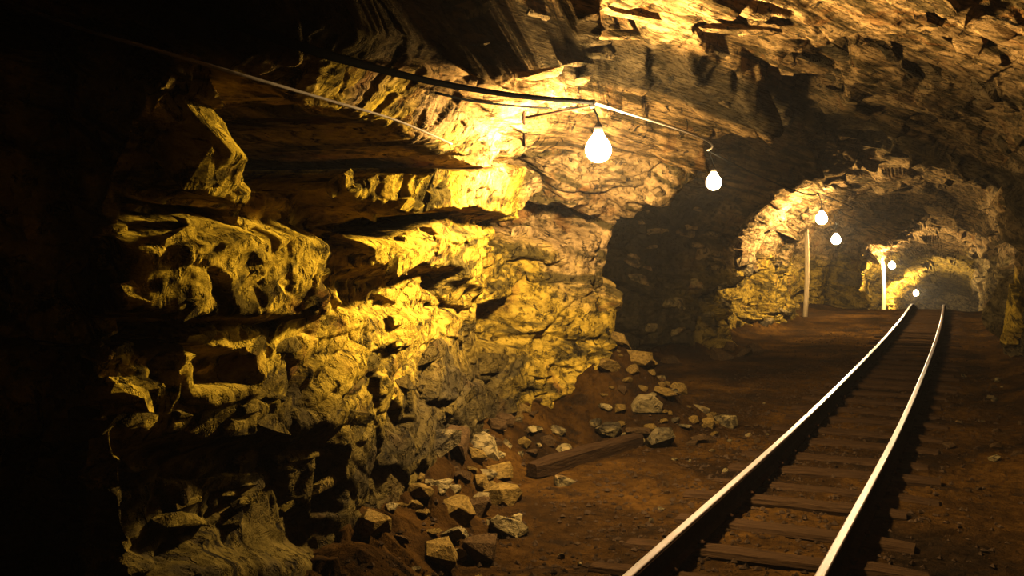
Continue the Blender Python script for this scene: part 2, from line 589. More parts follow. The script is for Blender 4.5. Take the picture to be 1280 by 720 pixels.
# --- big hand-placed shapes of the rock: (outline in photo pixels, height in m (+ proud, - hollow), soft edge in px, depth range)
FEAT = [
    # lip of rock above the slot, running to the lamp
    ([(150, -60), (330, -20), (480, 5), (600, 55), (700, 85), (760, 125), (730, 165), (640, 190), (560, 192), (470, 160), (400, 128), (300, 88), (200, 55)], 0.10, 16, (2, 9)),
    # black slot under the lip
    ([(285, 104), (400, 142), (470, 168), (560, 196), (600, 203), (520, 207), (420, 217), (385, 238), (318, 242), (306, 180)], -1.35, 5, (2, 9)),
    # ochre slab under the slot
    ([(385, 240), (420, 215), (560, 203), (640, 212), (652, 238), (612, 272), (540, 262), (440, 268), (398, 262)], 0.22, 5, (2, 9)),
    ([(425, 288), (445, 270), (500, 268), (552, 262), (520, 284), (472, 298)], -0.36, 5, (2, 9)),
    ([(430, 300), (520, 298), (605, 280), (595, 330), (590, 372), (555, 335), (435, 330)], 0.10, 7, (2, 9)),
    ([(603, 305), (640, 264), (720, 262), (765, 288), (715, 302), (650, 300)], -0.42, 8, (2, 9)),
    ([(640, 205), (668, 200), (695, 245), (665, 255)], -0.30, 8, (2, 9)),
    ([(600, 385), (650, 378), (655, 432), (605, 428)], -0.24, 8, (2, 9)),
    # round boulder and the fissures beside it
    ([(205, 240), (215, 165), (250, 148), (288, 168), (296, 215), (282, 250)], 0.12, 16, (2, 9)),
    ([(140, 288), (190, 262), (215, 268), (300, 272), (295, 280), (190, 290)], -0.26, 5, (2, 9)),
    ([(368, 250), (380, 250), (378, 282), (366, 280)], -0.28, 4, (2, 9)),
    ([(225, 330), (242, 340), (250, 440), (236, 440)], -0.12, 5, (2, 9)),
    # big flat face on the left
    ([(138, 292), (210, 282), (380, 288), (400, 300), (385, 345), (395, 395), (250, 400), (140, 395)], 0.13, 8, (2, 9)),
    ([(130, 402), (240, 402), (240, 425), (130, 425)], -0.10, 6, (2, 9)),
    ([(205, 450), (228, 450), (225, 515), (208, 515)], -0.15, 5, (2, 9)),
    ([(250, 440), (310, 440), (310, 480), (250, 478)], -0.10, 6, (2, 9)),
    ([(118, 480), (190, 478), (195, 515), (125, 525)], 0.10, 6, (2, 9)),
    ([(180, 560), (410, 545), (420, 690), (180, 700)], -0.12, 18, (2, 9)),
    ([(410, 560), (424, 560), (424, 640), (412, 640)], -0.12, 5, (2, 9)),
    ([(440, 345), (560, 345), (575, 390), (500, 395), (440, 385)], -0.08, 10, (2, 9)),
    # hollows in the roof
    ([(440, -40), (690, -40), (700, 25), (735, 45), (745, 20), (790, 35), (800, 60), (770, 88), (735, 80), (680, 74), (600, 52), (520, 20)], -0.95, 7, (2, 9)),
    ([(655, -30), (735, -30), (742, 20), (725, 42), (690, 20)], 0.18, 8, (2, 9)),
    ([(870, 30), (905, 32), (965, 72), (968, 98), (925, 84), (885, 58)], -0.20, 7, (3, 14)),
    ([(945, 112), (975, 88), (1012, 76), (1062, 70), (1060, 95), (1045, 138), (1000, 143)], -0.32, 7, (3, 14)),
    ([(1010, 160), (1060, 148), (1135, 178), (1110, 198), (1040, 205), (900, 205), (880, 180)], -0.30, 9, (3, 16)),
    ([(520, 22), (600, 56), (690, 80), (770, 94), (805, 72), (815, 112), (740, 108), (640, 92), (560, 62)], 0.14, 7, (2, 9)),  # raised rim shaped to shade the hollow from the first lamp
    # ridge of roof rock that faces the first lamp and shades what lies behind it
    ([(825, 95), (862, 70), (905, 92), (960, 128), (1000, 148), (930, 158), (872, 142)], 0.18, 10, (3, 14)),
    ([(760, 130), (800, 140), (845, 180), (890, 190), (850, 215), (800, 240), (755, 220)], 0.10, 14, (5, 10)),
]
macro = np.zeros(len(p))
calm_rock = np.zeros(len(p))
side = np.zeros(len(p))                 # shapes cut level into the wall rather than along its normal
LEVEL_FEAT = (1, 2, 3)
CALM_FEAT = (0, 1, 2, 4, 8, 12, 20)
front = (gd > 0.4)
nearm = front & (gd < 16.1) & (gx > -150) & (gx < 1430) & (gy > -150) & (gy < 870)
q = p[nearm]
JIT = np.zeros((len(p), 4))
for k, (fr, sd_) in enumerate(((4.0, 31), (4.0, 33), (11.0, 32), (11.0, 34))):
    JIT[nearm, k] = perlin(q * fr, sd_)
for kf, (poly, h, soft, (d0, d1)) in enumerate(FEAT):
    xs_, ys_ = [v[0] for v in poly], [v[1] for v in poly]
    m = nearm & (gd > d0) & (gd < d1) & (gx > min(xs_) - 45) & (gx < max(xs_) + 45) & (gy > min(ys_) - 45) & (gy < max(ys_) + 45)
    # wobble outlines so that they break like rock
    jf = 0.6 if kf == 1 else 5
    jx = JIT[m, 0] * 9 + JIT[m, 2] * jf
    jy = JIT[m, 1] * 9 + JIT[m, 3] * jf
    sd = poly_sd(gx[m] + jx, gy[m] + jy, poly)
    if kf in LEVEL_FEAT:
        side[m] += h * smooth(sd, -soft, soft)
    else:
        macro[m] += h * smooth(sd, -soft, soft)
    if kf in CALM_FEAT:
        calm_rock[m] = np.maximum(calm_rock[m], smooth(sd, -4, 14))

bf = bedframe(p)
warp = np.stack([perlin(p * 0.8, 41), perlin(p * 0.8, 42), perlin(p * 0.8, 43)], 1) * 0.35
bw = bf + warp
colk = np.tile(np.arange(NT), NV)
zone = (colk > NT_L + 10) & (colk < NT_L + NT_C + 20)
o1, f1, c1, o2, f2, c2, o3, f3, c3 = (np.zeros(len(p)) for _ in range(9))
for zmask, A1, A2, A3 in ((~zone, (1.15, 0.85, 0.62), (0.42, 0.30, 0.22), (0.15, 0.11, 0.08)), (zone, (1.7, 0.8, 0.34), (0.60, 0.26, 0.12), (0.20, 0.10, 0.05))):
    q = bw[zmask]
    o1[zmask], f1[zmask], c1[zmask] = facets(q / np.array(A1), 3)
    o2[zmask], f2[zmask], c2[zmask] = facets((q + warp[zmask] * 0.3) / np.array(A2), 5)
    o3[zmask], f3[zmask], c3[zmask] = facets(q / np.array(A3), 9)
strat = perlin(np.stack([bw[:, 0] * 0.35, bw[:, 1] * 0.35, bw[:, 2] * 9.0], 1), 51)
strat2 = perlin(np.stack([bw[:, 0] * 0.9, bw[:, 1] * 0.9, bw[:, 2] * 26.0], 1), 52)
D = macro
D = D + (0.16 - 0.09 * np.repeat(bay, NT)) * perlin(p * 0.75, 61) + (0.07 - 0.05 * calm_rock) * perlin(p * 2.1, 62)
rough = 0.55 + 0.45 * smooth(perlin(p * 0.8, 63), -0.25, 0.25)      # calm and broken stretches
rough = rough * (1 - 0.5 * calm_rock)
zn = zone.astype(float)
cr_ = (1 - 0.75 * calm_rock) * (1 - 0.45 * np.repeat(bay, NT) * (1 - zn)) * (1 - 0.2 * zn) * (1 + 0.9 * smooth(p[:, 1], 11.5, 15.0))
rough = rough * (1 - 0.5 * zn) * (1 - 0.25 * np.repeat(bay, NT) * (1 - zn))
D = D + cr_ * 0.08 * o1 + cr_ * 0.13 * f1 - cr_ * 0.05 * (1 - smooth(c1, 0.0, 0.08))
D = D + rough * (0.030 * o2 + 0.055 * f2 - 0.025 * (1 - smooth(c2, 0.0, 0.10)))
D = D + rough * (0.009 * o3 + 0.018 * f3)
D = D + (0.012 + 0.055 * zn) * strat + (0.006 + 0.024 * zn) * strat2 + 0.012 * fbm(p * 14, 3, 71)
# keep the rock clear of the camera behind the view
D = np.where(p[:, 1] < 1.6, np.minimum(D, 0.15), D)
D = blur(blur(D.reshape(NV, NT), 1, 0), 1, 1).ravel()
PD = (p + nr * D[:, None] + side[:, None] * np.array([1.0, 0, 0])).reshape(NV, NT, 3)

# kind of rock: 0 ochre-coated rock of the first bay, 1 dark slate of the alcove and the deeper roof, plus shade painted on the roof
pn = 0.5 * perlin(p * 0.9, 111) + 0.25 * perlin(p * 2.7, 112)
slate_shade = smooth(p[:, 1] + 1.2 * pn, 7.95, 8.5) * (1 - 0.65 * smooth(p[:, 1] + 2 * pn, 13.0, 14.5))
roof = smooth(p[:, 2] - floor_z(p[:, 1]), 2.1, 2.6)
slate_shade = np.maximum(slate_shade * (1 - roof), roof * smooth(p[:, 1] + p[:, 0] * 0.9 + 1.5 * pn, 7.2, 8.6) * 0.75)
beds = perlin(np.stack([bw[:, 0] * 0.7, bw[:, 1] * 0.7, bw[:, 2] * 5.0], 1), 113)
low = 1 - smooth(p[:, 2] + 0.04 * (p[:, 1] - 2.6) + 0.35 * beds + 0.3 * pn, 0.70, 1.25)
slate_shade = np.maximum(slate_shade, 0.92 * low * (1 - smooth(p[:, 1] + pn, 6.0, 7.2)))
# shade of the roof hollows painted as a dark band along the bedding
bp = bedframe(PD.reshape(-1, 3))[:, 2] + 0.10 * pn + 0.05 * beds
roof_shade = smooth(bp, 0.96, 1.04) * (1 - smooth(bp, 1.36, 1.46))
slate_shade = np.maximum(slate_shade, 0.95 * roof_shade)
slate_shade = slate_shade.reshape(NV, NT)


def with_slate_shade(me, A):
    at = me.attributes.new('slate_shade', 'FLOAT', 'POINT')
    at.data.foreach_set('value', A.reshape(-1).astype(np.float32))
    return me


cut1, cut2 = NT_L, NT_L + NT_C
wall_left = tag(link('wall_left', with_slate_shade(grid_mesh('wall_left', PD[:, :cut1 + 1]), slate_shade[:, :cut1 + 1]), 'rock'), 'craggy ochre rock wall with ledges, a black slot and side alcoves', None, None, 'structure')
ceiling = tag(link('ceiling', with_slate_shade(grid_mesh('ceiling', PD[:, cut1:cut2 + 1]), slate_shade[:, cut1:cut2 + 1]), 'roof_rock'), 'rough layered rock roof with black hollows', None, None, 'structure')
wall_right = tag(link('wall_right', with_slate_shade(grid_mesh('wall_right', PD[:, cut2:]), slate_shade[:, cut2:]), 'grey_rock'), 'dark rough rock wall beside the track', None, None, 'structure')

# ends of the modelled stretch of tunnel
def end_wall(name, ring, y, bulge, label):
    n = 40
    xs = np.linspace(ring[:, 0].min() - 0.6, ring[:, 0].max() + 0.6, n)
    zs = np.linspace(ring[:, 2].min() - 0.8, ring[:, 2].max() + 0.8, n)
    X, Z = np.meshgrid(xs, zs)
    q = np.stack([X.ravel(), np.full(X.size, y), Z.ravel()], 1)
    q[:, 1] += bulge * (0.5 * perlin(q * 0.9, 81) + 0.25 * perlin(q * 3, 82))
    return tag(link(name, grid_mesh(name, q.reshape(n, n, 3)), 'grey_rock'), label, None, None, 'structure')


end_wall('wall_far', PD[-1], 53.4, 1.0, 'rock face closing the far end of the tunnel')
end_wall('wall_back', PD[0], -3.7, 0.6, 'rock face behind the viewer')

# ------------------------------------------------------------------ floor
def track_u(s):
    return np.interp(s, [-4, 3, 4.45, 5.93, 8.0, 11.7, 15, 19.5, 26, 40, 54], [-1.02, -0.90, -0.855, -0.80, -0.745, -0.69, -0.66, -0.65, -0.70, -0.65, -0.6])


def track_us(s):
    return np.mean([track_u(np.asarray(s) + k) for k in (-1.2, -0.8, -0.4, 0, 0.4, 0.8, 1.2)], axis=0)


GAUGE = 0.70
wl_u = np.interp


def left_u(s):
    return np.interp(s, SR, UL)


def floor_h(s, u):
    q = np.stack([u, s, np.zeros_like(s)], 1)
    z = floor_z(s)
    z = z + 0.035 * perlin(q * 0.9, 91) + 0.022 * perlin(q * 2.7, 92) + 0.010 * perlin(q * 8, 93) + 0.007 * fbm(q * 20, 3, 94)
    tu = track_us(s)
    inn = 1 - smooth(np.abs(u - tu), 0.55, 0.9)
    z = z * (1 - 0.55 * inn) + floor_z(s) * 0.55 * inn + 0.010 * inn
    # heap of broken rock along the foot of the left wall and at the foot of the pillar
    foot = left_u(s)
    toe = 0.55 + 0.25 * perlin(q * 1.3, 95)
    k = 1 - smooth(u, foot + 0.02, foot + toe)
    near = smooth(s, 1.5, 3.0) * (1 - smooth(s, 7.5, 9.0))
    z = z + k * (0.10 + 0.16 * near) * (1 + 0.6 * perlin(q * 3, 96))
    pil = np.hypot(u + 2.50, (s - 7.80) * 0.95)
    z = z + 0.40 * (1 - smooth(pil, 0.1, 0.80))
    # right bank
    z = z + 0.20 * smooth(u, 0.25, 1.1)
    off, pl, cr = facets(q / np.array([0.16, 0.16, 1.0]), 97)
    z = z + (0.02 * off + 0.03 * pl) * (0.25 + 1.6 * k)
    return z


sv = np.concatenate([np.linspace(-4, 2.5, 30, endpoint=False), 2.5 * np.exp(np.linspace(0, math.log(54 / 2.5), 760))])
uv = np.concatenate([np.linspace(-5.2, -3.4, 40, endpoint=False), np.linspace(-3.4, 1.0, 380, endpoint=False), np.linspace(1.0, 1.8, 15)])
UU, SS = np.meshgrid(uv, sv)
FZ = floor_h(SS.ravel(), UU.ravel()).reshape(UU.shape)
FP = np.stack([UU, SS, FZ], -1)
floor = tag(link('floor', grid_mesh('floor', FP, True), 'floor'), 'uneven orange-brown earth floor of the mine', None, None, 'structure')


def fz(u, s):
    return float(floor_h(np.array([float(s)]), np.array([float(u)]))[0])


# ------------------------------------------------------------------ ray helper on the finished rock
def bvh_of(P, step):
    Q = P[::step, ::step]
    a, b = Q.shape[:2]
    idx = np.arange(a * b).reshape(a, b)
    q = np.stack([idx[:-1, :-1], idx[:-1, 1:], idx[1:, 1:], idx[1:, :-1]], -1).reshape(-1, 4)
    return BVHTree.FromPolygons(Q.reshape(-1, 3).tolist(), q.tolist())


near_rows = np.where((SR > 1.0) & (SR < 31))[0]
BVH = bvh_of(PD[near_rows[0]:near_rows[-1]], 3)
CALM = NRM[near_rows[0]:near_rows[-1]][::3, ::3]
SLG = slate_shade[near_rows[0]:near_rows[-1]][::3, ::3]
EYE = Vector((0, 0, CAMH))


def hit(px, py, off=0.0, calm=False):
    """point of the rock seen at a photo pixel, moved `off` metres into the tunnel along its normal"""
    d = ray(px, py).normalized()
    loc, nrm, fi, dist_ = BVH.ray_cast(EYE, d)
    if loc is None:
        return None, None
    if calm:
        r_, c_ = fi // (CALM.shape[1] - 1), fi % (CALM.shape[1] - 1)
        n_ = Vector(CALM[r_, c_])
        return loc + nrm * off, n_, float(SLG[r_, c_])
    if nrm.dot(d) > 0:
        nrm = -nrm
    return loc + nrm * off, nrm


# ------------------------------------------------------------------ track
track = tag(empty('railway_track', (0, 0, 0)), 'narrow-gauge railway track with two worn steel rails on timber sleepers', 'track')


def sweep(name, prof, ss, off, z0):
    """profile (x,z) swept along the track at lateral offset off"""
    bm = bmesh.new()
    rings = []
    us = track_us(ss) + off
    zf = floor_z(ss) + z0
    for s_, u_, z_ in zip(ss, us, zf):
        rings.append([bm.verts.new((u_ + x, s_, z_ + z)) for x, z in prof])
    n = len(prof)
    for a, b in zip(rings, rings[1:]):
        for k in range(n):
            bm.faces.new((a[k], a[(k + 1) % n], b[(k + 1) % n], b[k]))
    bm.faces.new(rings[0]); bm.faces.new(rings[-1][::-1])
    bmesh.ops.recalc_face_normals(bm, faces=bm.faces)
    me = bpy.data.meshes.new(name)
    bm.to_mesh(me); bm.free()
    return me


RAIL = [(-0.045, 0), (0.045, 0), (0.045, 0.010), (0.012, 0.020), (0.009, 0.028), (0.009, 0.070), (0.024, 0.078), (0.025, 0.096), (0.017, 0.104),
        (-0.017, 0.104), (-0.025, 0.096), (-0.024, 0.078), (-0.009, 0.070), (-0.009, 0.028), (-0.012, 0.020), (-0.045, 0.010)]
ss = np.concatenate([np.linspace(-3.4, 2, 12, endpoint=False), np.linspace(2, 30, 160, endpoint=False), np.linspace(30, 52, 40)])
RZ = 0.036
RAIL = [(x, z * 1.25) for x, z in RAIL]
HEADP = [(-0.021, 0.126), (-0.020, 0.130), (-0.016, 0.1325), (0.016, 0.1325), (0.020, 0.130), (0.021, 0.126)]
for off in (-GAUGE / 2, GAUGE / 2):
    rl = link('rail', sweep('rail', RAIL, ss, off, RZ), 'rusty', track)
    link('running_surface', sweep('running_surface', HEADP, ss, off, RZ), 'steel', rl)


def sleeper_mesh(seed):
    rnd = random.Random(seed)
    L, W, H = 0.62, 0.075, 0.055
    bm = bmesh.new()
    secs = []
    for i in range(7):
        x = -L + 2 * L * i / 6
        w = W * rnd.uniform(0.88, 1.08)
        h = H * rnd.uniform(0.9, 1.06)
        e = 0.82 if i in (0, 6) else 1.0
        dy = rnd.uniform(-0.008, 0.008)
        secs.append([bm.verts.new((x, dy + a * w * e, b * h * e)) for a, b in ((-1, -1), (1, -1), (1, 0.55), (0.75, 1), (-0.75, 1), (-1, 0.6))])
    for a, b in zip(secs, secs[1:]):
        for k in range(6):
            bm.faces.new((a[k], a[(k + 1) % 6], b[(k + 1) % 6], b[k]))
    bm.faces.new(secs[0]); bm.faces.new(secs[-1][::-1])
    bmesh.ops.recalc_face_normals(bm, faces=bm.faces)
    me = bpy.data.meshes.new('sleeper'); bm.to_mesh(me); bm.free()
    return me


def spike_mesh():
    return lathe('spike', [(0, -0.03), (0.008, -0.03), (0.008, 0.012), (0.017, 0.014), (0.018, 0.022), (0.010, 0.030), (0, 0.031)], 8, False)


SLM = [sleeper_mesh(k) for k in range(5)]
SPM = spike_mesh()
s_ = 2.6
k = 0
while s_ < 30:
    rnd = random.Random(900 + k)
    u_ = float(track_us(s_))
    z_ = float(floor_z(s_))
    o = link('sleeper', SLM[k % 5], 'wood', track, (u_ + rnd.uniform(-0.07, 0.07), s_, z_ - 0.012 + rnd.uniform(-0.016, 0.006)))
    o.rotation_euler = (rnd.uniform(-0.03, 0.03), rnd.uniform(-0.012, 0.012), rnd.uniform(-0.04, 0.05))
    o.scale = (rnd.uniform(0.95, 1.12), rnd.uniform(0.85, 1.2), 1)
    if s_ < 14:
        for off in (-GAUGE / 2 - 0.055, -GAUGE / 2 + 0.055, GAUGE / 2 - 0.055, GAUGE / 2 + 0.055):
            sp = link('spike', SPM, 'rusty', o)
            sp.location = ((u_ + off - o.location.x) / o.scale.x, rnd.uniform(-0.03, 0.03), 0.055)
    s_ += rnd.uniform(0.42, 0.62)
    k += 1

# ------------------------------------------------------------------ lamps on their string
BULBS = {}
for key in ('bulb', 'weak_bulb', 'dim_bulb', 'soft_bulb'):
    BULBS[key] = lathe('bulb', [(0, -0.120), (0.022, -0.116), (0.042, -0.103), (0.055, -0.082), (0.058, -0.060), (0.052, -0.036), (0.036, -0.014), (0.024, 0.004), (0.020, 0.016), (0, 0.016)], 14)
    for v in BULBS[key].vertices:
        v.co = Vector((v.co.x * 1.3, v.co.y * 1.3, (v.co.z - 0.016) * 1.3 + 0.016))
SOCK = lathe('socket', [(0, 0.008), (0.024, 0.008), (0.027, 0.012), (0.027, 0.040), (0.022, 0.055), (0.012, 0.070), (0.006, 0.082), (0, 0.082)], 12)


def lamp(px, py, Y, label, cord_len, drift, key='weak_bulb'):
    c = at_depth(px, py, Y)                       # centre of the glass
    c = c + Vector((0, 0, 0.062))
    e = tag(empty('hanging_bulb', c), label, 'lamp', 'bare bulbs strung along the tunnel')
    if Y > 15:
        e.scale = (1.3, 1.3, 1.3)
    link('bulb', BULBS[key], key, e)
    link('socket', SOCK, 'socket', e)
    pts = [Vector((drift[0] * t * t, drift[1] * t * t, 0.075 + cord_len * t)) for t in (0, 0.25, 0.5, 0.75, 1.0)]
    link('cord', tube('cord', pts, 0.006, 6), 'cable', e)
    return c + pts[-1] * e.scale.x


L1 = lamp(748, 182, 5.6, 'bare lit bulb hanging in front of the pale pillar top', 0.14, (-0.10, 0.02), 'bulb')
L2 = lamp(892, 225, 9.6, 'bare lit bulb glowing at the mouth of the dark alcove', 0.16, (-0.05, -0.05), 'dim_bulb')
L3 = lamp(1027, 270, 17.2, 'bare lit bulb beside the pale broken rock rib deeper in', 0.20, (-0.05, 0.0), 'weak_bulb')
L4 = lamp(1045, 297, 21.2, 'small low lit bulb just past the pale broken rock rib', 0.38, (-0.05, 0.0), 'soft_bulb')
L5 = lamp(1115, 330, 30.3, 'distant lit bulb above the crest of the track', 0.25, (-0.05, 0.0), 'bulb')
L6 = lamp(1145, 365, 38.0, 'farthest lit bulb low over the vanishing rails', 0.25, (-0.05, 0.0), 'bulb')


# ------------------------------------------------------------------ cables
def along_rock(pixels, gap, lim=None):
    """a line strung a little in front of the rock through photo pixels"""
    dd = []
    for x, y in pixels:
        l, n = hit(x, y)
        dd.append(min((l - EYE).dot(ray(x, y)) / ray(x, y).length_squared, 99) if l else None)
    ok = [k for k, d in enumerate(dd) if d is not None]
    dd = np.interp(range(len(dd)), ok, [dd[k] for k in ok])
    t = np.arange(len(dd))
    fit = np.polyval(np.polyfit(t, dd, min(2, len(dd) - 1)), t)
    fit = fit - max(0, float(np.max(fit - dd))) * 0.8 - gap
    return [at_depth(x, y, d) for (x, y), d in zip(pixels, fit)]


def spline(pts, m=6):
    P = [pts[0]] + list(pts) + [pts[-1]]
    out = []
    for i in range(1, len(P) - 2):
        for j in range(m):
            t = j / m
            a, b, c, d = P[i - 1], P[i], P[i + 1], P[i + 2]
            out.append(0.5 * ((2 * b) + (c - a) * t + (2 * a - 5 * b + 4 * c - d) * t * t + (3 * b - a - 3 * c + d) * t ** 3))
    out.append(P[-1])
    return out


def sag(a, b, drop, out=0.0, m=14):
    return [a.lerp(b, t / m) + Vector((out * math.sin(math.pi * t / m), 0, -drop * 4 * (t / m) * (1 - t / m))) for t in range(m + 1)]


main = along_rock([(170, -25), (230, 5), (300, 32), (400, 66), (480, 88), (560, 106), (650, 120), (737, 130)], 0.12)
main[-1] = at_depth(741, 128, 5.62)
main[-2] = at_depth(650, 120, 0.5 * ((main[-3] - EYE).dot(ray(560, 106)) / ray(560, 106).length_squared + 5.6))
ANCH = main[-1]
tag(link('power_cable', tube('power_cable', spline(main), 0.013, 8), 'cable'), 'thick black power cable running along the rock lip to the first bulb', 'cable')
thin = along_rock([(-40, -18), (90, 32), (180, 58), (300, 93), (410, 125), (500, 152), (565, 180)], 0.12)
tag(link('guide_wire', tube('guide_wire', spline(thin), 0.0045, 6), 'wire'), 'thin pale wire stretched below the black cable along the dark overhang', 'wire')
feed = along_rock([(545, 116), (590, 126), (640, 132), (690, 135), (737, 134)], 0.16)
tag(link('feed_wire', tube('feed_wire', spline(feed), 0.006, 6), 'cable'), 'slack black wire just under the thick cable near the bracket', 'wire')
l2 = sag(ANCH, L2, 0.06, 0.30)
tag(link('lamp_cable', tube('lamp_cable', l2, 0.009, 6), 'wire'), 'pale cable strung past the pillar between the first two bulbs', 'cable')
tag(link('lamp_cable', tube('lamp_cable', sag(L2, L3, 0.20, 0.25), 0.009, 6), 'cable'), 'dark cable strung from the alcove bulb to the bulb by the rock rib', 'cable')
tag(link('lamp_cable', tube('lamp_cable', sag(L3, L4, 0.15, 0.50), 0.009, 6), 'cable'), 'dark cable between the two bulbs beside the rock rib', 'cable')
tag(link('lamp_cable', tube('lamp_cable', sag(L4, L5, 0.15, 0.55), 0.009, 6), 'cable'), 'dark cable leading on to the distant bulb over the crest', 'cable')
tag(link('lamp_cable', tube('lamp_cable', sag(L5, L6, 0.25, 0.30), 0.009, 6), 'cable'), 'dark cable dropping past the crest to the farthest bulb', 'cable')
# iron bracket that carries the cable
br = along_rock([(655, 140), (655, 182)], 0.03)
arm = [br[0].lerp(br[1], 0.15), ANCH + Vector((0, 0, -0.02))]
bk = tag(empty('cable_bracket', br[1]), 'small dark iron bracket pinned to the bright rock beside the first bulb', 'bracket')
link('peg', tube('peg', [p_ - br[1] for p_ in br], 0.009, 6), 'rusty', bk)
link('arm', tube('arm', [p_ - br[1] for p_ in arm], 0.007, 6), 'rusty', bk)
link('insulator', lathe('insulator', [(0, -0.03), (0.014, -0.03), (0.022, -0.018), (0.014, -0.006), (0.022, 0.006), (0.012, 0.022), (0, 0.024)], 10), 'socket', bk, ANCH - br[1] - Vector((0, 0, 0.005)))

# ------------------------------------------------------------------ separate blocks standing proud of the rock faces
ROCKS = {}
for key in ('rock', 'grey_rock', 'slate_shade', 'roof_rock'):
    ROCKS[key] = []
    for k in range(10):
        me = rock_mesh('rock_slab', 40 + k, 20 + k)
        me.materials.append(MAT['rock' if key == 'slate_shade' else key])
        with_slate_shade(me, np.full(len(me.vertices), 0.85 if key == 'slate_shade' else 0.0))
        ROCKS[key].append(me)
ROCKS['ochre'] = ROCKS['rock']
VE1, VE2, VE3 = Vector(E1), Vector(E2), Vector(E3)


def block(px, py, w, h, t, parent, key='rock', name='rock_slab', embed=0.45, rnd=random, tilt=0.10):
    """angular block bedded in the rock at a photo pixel; w,h its half-size in photo pixels, t its half-thickness in m"""
    got = hit(px, py, 0.0, True)
    if got[0] is None:
        return None
    l, n, sl = got
    if key in ('rock', 'roof_rock') and sl > 0.35:
        key = 'slate_shade'
    Y = CY * l.y - SY * l.x
    m = Y / FPX
    ax = (VE1 - n * VE1.dot(n))
    if ax.length < 0.2:
        ax = VE2 - n * VE2.dot(n)
    ax.normalize()
    # length along the bedding: undo the foreshortening partly so that it covers about w pixels
    view = (l - EYE).normalized()
    fs_ = max(0.45, math.sqrt(max(0, 1 - ax.dot(view) ** 2)))
    ay = n.cross(ax).normalized()
    fh_ = max(0.5, math.sqrt(max(0, 1 - ay.dot(view) ** 2)))
    R = Matrix((ax, ay, n)).transposed().to_4x4()
    R = R @ Matrix.Rotation(rnd.uniform(-tilt, tilt), 4, 'X') @ Matrix.Rotation(rnd.uniform(-tilt, tilt), 4, 'Y') @ Matrix.Rotation(rnd.uniform(-0.3, 0.3), 4, 'Z')
    o = link(name, rnd.choice(ROCKS[key]), None, parent)
    o.matrix_world = Matrix.Translation(l - n * t * embed) @ R @ Matrix.Diagonal((w * m / fs_, h * m / fh_, t, 1))
    return o


rr = random.Random(21)
AUTH = [(520, 320, 55, 16, .05), (410, 330, 20, 28, .06),
        (250, 205, 32, 36, .08), (165, 498, 34, 18, .07), (155, 440, 26, 16, .05), (345, 255, 26, 12, .05), (330, 480, 30, 14, .05), (340, 530, 30, 14, .05),
        (620, 455, 30, 16, .07), (665, 462, 30, 15, .07), (630, 515, 18, 14, .06), (700, 430, 24, 20, .06), (740, 400, 16, 26, .06), (725, 340, 22, 20, .05),
        (440, 520, 36, 12, .05), (500, 470, 34, 14, .05), (545, 440, 30, 14, .05), (580, 500, 26, 14, .05), (390, 570, 36, 12, .05), (300, 600, 50, 12, .05), (230, 650, 40, 12, .05)]
for (x, y, w, h, t) in AUTH:
    block(x, y, w, h, t, wall_left, rnd=rr)
for k in range(80):
    x, y = rr.uniform(120, 760), rr.uniform(215, 640)
    if y > 715 - 0.17 * x:
        continue
    w = rr.uniform(9, 30)
    block(x, y, w, w * rr.uniform(0.3, 0.6), rr.uniform(0.02, 0.05), wall_left, rnd=rr)
for k in range(26):
    x, y = rr.uniform(0, 180), rr.uniform(130, 700)
    w = rr.uniform(12, 34)
    block(x, y, w, w * rr.uniform(0.4, 0.8), rr.uniform(0.03, 0.06), wall_left, rnd=rr)
for k in range(50):
    x, y = rr.uniform(780, 1075), rr.uniform(230, 430)
    l, n = hit(x, y)
    if l is None or l.z < floor_z(l.y) + 0.1:
        continue
    w = rr.uniform(6, 16)
    block(x, y, w, w * rr.uniform(0.35, 0.7), rr.uniform(0.04, 0.10), wall_left, 'grey_rock', rnd=rr)
for k in range(60):
    x, y = rr.uniform(560, 1200), rr.uniform(4, 300)
    if y > 140 + max(0, (x - 760)) * 0.30 or (x < 800 and y > 110):
        continue
    w = rr.uniform(16, 60)
    block(x, y, w, w * rr.uniform(0.14, 0.3), rr.uniform(0.02, 0.05), ceiling, 'roof_rock', rnd=rr, tilt=0.12)
for (x, y, w, h, t) in [(1214, 48, 10, 24, .09), (1246, 30, 12, 30, .09), (1238, 70, 7, 20, .07), (1240, 112, 18, 20, .10), (1228, 128, 5, 14, .06), (1257, 178, 8, 18, .07), (1205, 12, 10, 14, .07), (1165, 18, 16, 12, .06)]:
    o = block(x, y, w, h, t, ceiling, 'roof_rock', name='rock_fragment', embed=-0.2, rnd=rr)
for (x, y, w, h, t) in [(1264, 390, 14, 36, .12), (1256, 420, 9, 16, .10), (1272, 350, 10, 22, .10), (1250, 260, 14, 20, .10), (1240, 300, 12, 18, .10)]:
    block(x, y, w, h, t, wall_right, 'ochre', rnd=rr)

# ------------------------------------------------------------------ timber and loose stones on the floor
def beam(name, a, b, w, h, label, cat_, mat='wood', group=None):
    a, b = Vector(a), Vector(b)
    L = (b - a).length
    me = sleeper_mesh(hash(name) % 97 + 3)
    o = link(name, me, mat)
    x = (b - a).normalized()
    y = Vector((0, 0, 1)).cross(x).normalized()
    R = Matrix((x, y, x.cross(y))).transposed().to_4x4()
    o.matrix_world = Matrix.Translation((a + b) / 2) @ R @ Matrix.Diagonal((L / 1.24, w / 0.15, h / 0.11, 1))
    return tag(o, label, cat_, group)


beam('timber_beam', (-2.52, 5.70, fz(-2.40, 5.70) + 0.05), (-2.22, 7.05, fz(-2.10, 7.05) + 0.05), 0.11, 0.11, 'old dark timber beam lying along the foot of the left rock wall', 'timber')

